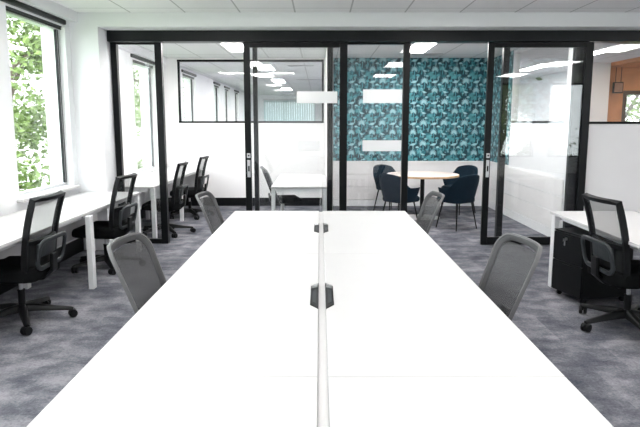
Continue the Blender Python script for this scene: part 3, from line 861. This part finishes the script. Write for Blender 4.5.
dup(T, (1.25, 10.12, 0), face(1.25, 10.12), 'navy tub chair left of the round table, farther one against the white boards')
dup(T, (2.43, 10.02, 0), face(2.43, 10.02), 'navy tub chair beyond the round table on its right, mostly hidden')

# ------------------------------------------------------------------ outdoors
struct(box_obj('ground_outside', M['grass'], -60, 60, -60, 70, -4.2, -4.0))
def make_tree(label, loc, h, r, seed, nleaf=11000):
    rnd = random.Random(seed)
    t = thing('tree', label, 'tree', loc, 0, 'trees outside the windows')
    tr = MB(); tr.tube([(0, 0, 0), (.05, .03, h * .35), (.0, .06, h * .6), (.04, 0, h * .9)], [.22, .17, .12, .04], 10)
    cl = []
    for k in range(26):
        a = rnd.random() * 2 * PI; q = rnd.random() ** .5; z = rnd.uniform(.30, 1.0)
        rr = r * math.sin(min(1, (1.12 - z) * 1.9) * PI / 2)
        c = Vector((q * rr * math.cos(a), q * rr * math.sin(a), z * h)); cl.append(c)
        if k % 2 == 0: tr.tube([(0.02, .03, h * max(.25, z - .25)), tuple(c * .55 + Vector((0, 0, h * z * .4))), tuple(c)], [.07, .045, .015], 6)
    tr.build('trunk', M['bark'], t, smooth='auto')
    lf = MB()
    for k in range(nleaf):
        c = rnd.choice(cl); d = Vector((rnd.gauss(0, 1), rnd.gauss(0, 1), rnd.gauss(0, .8))) * (r * .17)
        p = c + d; s_ = rnd.uniform(.05, .11)
        u = Vector((rnd.gauss(0, 1), rnd.gauss(0, 1), rnd.gauss(0, .6))).normalized(); w = u.orthogonal().normalized()
        w = (w + u.cross(w) * rnd.uniform(-1, 1)).normalized()
        lf._f([lf.bm.verts.new(p + u * s_), lf.bm.verts.new(p + w * s_ * .5), lf.bm.verts.new(p - u * s_), lf.bm.verts.new(p - w * s_ * .5)])
    lf.build('foliage', M['leaf1'], t)
    return t
TG = 'leafy tree outside the windows'
make_tree('leafy green tree filling the left window nearest the corner', (-7.6, 13.4, -4), 9.0, 2.3, 1)
make_tree('leafy tree outside the left window, behind the nearest tree', (-13.0, 18.5, -4), 10.0, 2.4, 2)
make_tree('leafy tree seen through the window beyond the left glass panel', (-7.2, 27.0, -4), 10.0, 2.3, 3)
make_tree('green tree outside the lobby window on the far right', (7.6, 15.6, -4), 8.0, 2.2, 4)
make_tree('green tree behind the viewer, mirrored in the right glass leaf', (7.0, -7.9, -4), 8.5, 2.0, 5)
make_tree('tree behind the viewer at the right, mirrored in the post', (13.2, -9.2, -4), 8.5, 2.0, 6)
bld = thing('neighbour_building', 'pale rendered building across the street outside the left window', 'building', (-15.5, 42, -4))
MB().box(-5, 5, -6, 6, 0, 14).build('facade', M['concrete'], bld)
for i in range(3):
    for j in range(4): MB().box(-3.6 + i * 2.8, -2.2 + i * 2.8, -6.05, -5.98, 1.5 + j * 3.2, 3.1 + j * 3.2).build('pane', M['window_glass'], bld)

# ------------------------------------------------------------------ world, camera, view
w = bpy.data.worlds.new('World'); S.world = w; w.use_nodes = True
bg = w.node_tree.nodes['Background']
bg.inputs['Color'].default_value = (0.93, 0.97, 1.0, 1); bg.inputs['Strength'].default_value = 2.8

lamp_data = bpy.data.lights.new('downlight', 'POINT')
for k, (x, y) in enumerate([(6.35, 11.0), (7.5, 10.6)]):
    t = thing('downlight', ['small round warm downlight in the orange lobby ceiling, by the white column', 'small round warm downlight in the orange lobby ceiling at the right edge'][k], 'downlight', (x, y, 2.68))
    MB().lathe([(.085, -.006), (.085, 0)], 20).build('ring', M['white_metal'], t)
    MB().lathe([(.07, -.010), (.07, -.006)], 20).build('lens', M['lamp_warm'], t)

cam = bpy.data.cameras.new('camera'); co = bpy.data.objects.new('camera', cam); COL.objects.link(co)
F, HOR, CY, HC = 575.0, 123.0, 204.4, 1.5637
p = math.atan((CY - HOR) / F)
co.location = (0, 0, HC); co.rotation_euler = (PI / 2 - p, 0, 0)
cam.sensor_fit = 'HORIZONTAL'; cam.sensor_width = 36; cam.lens = F / 640 * 36
cam.shift_y = -(213.5 - CY) / 640
cam.clip_start = .02; cam.clip_end = 300
S.camera = co
S.view_settings.view_transform = 'Standard'; S.view_settings.look = 'None'
S.view_settings.gamma = 1.0; S.view_settings.use_curve_mapping = False
S.view_settings.exposure = 1.48
S.cycles.max_bounces = 12; S.cycles.diffuse_bounces = 6; S.cycles.glossy_bounces = 4; S.cycles.transparent_max_bounces = 24
S.cycles.caustics_reflective = False; S.cycles.caustics_refractive = False
S.cycles.use_denoising = True
S.cycles.sample_clamp_indirect = 6.0
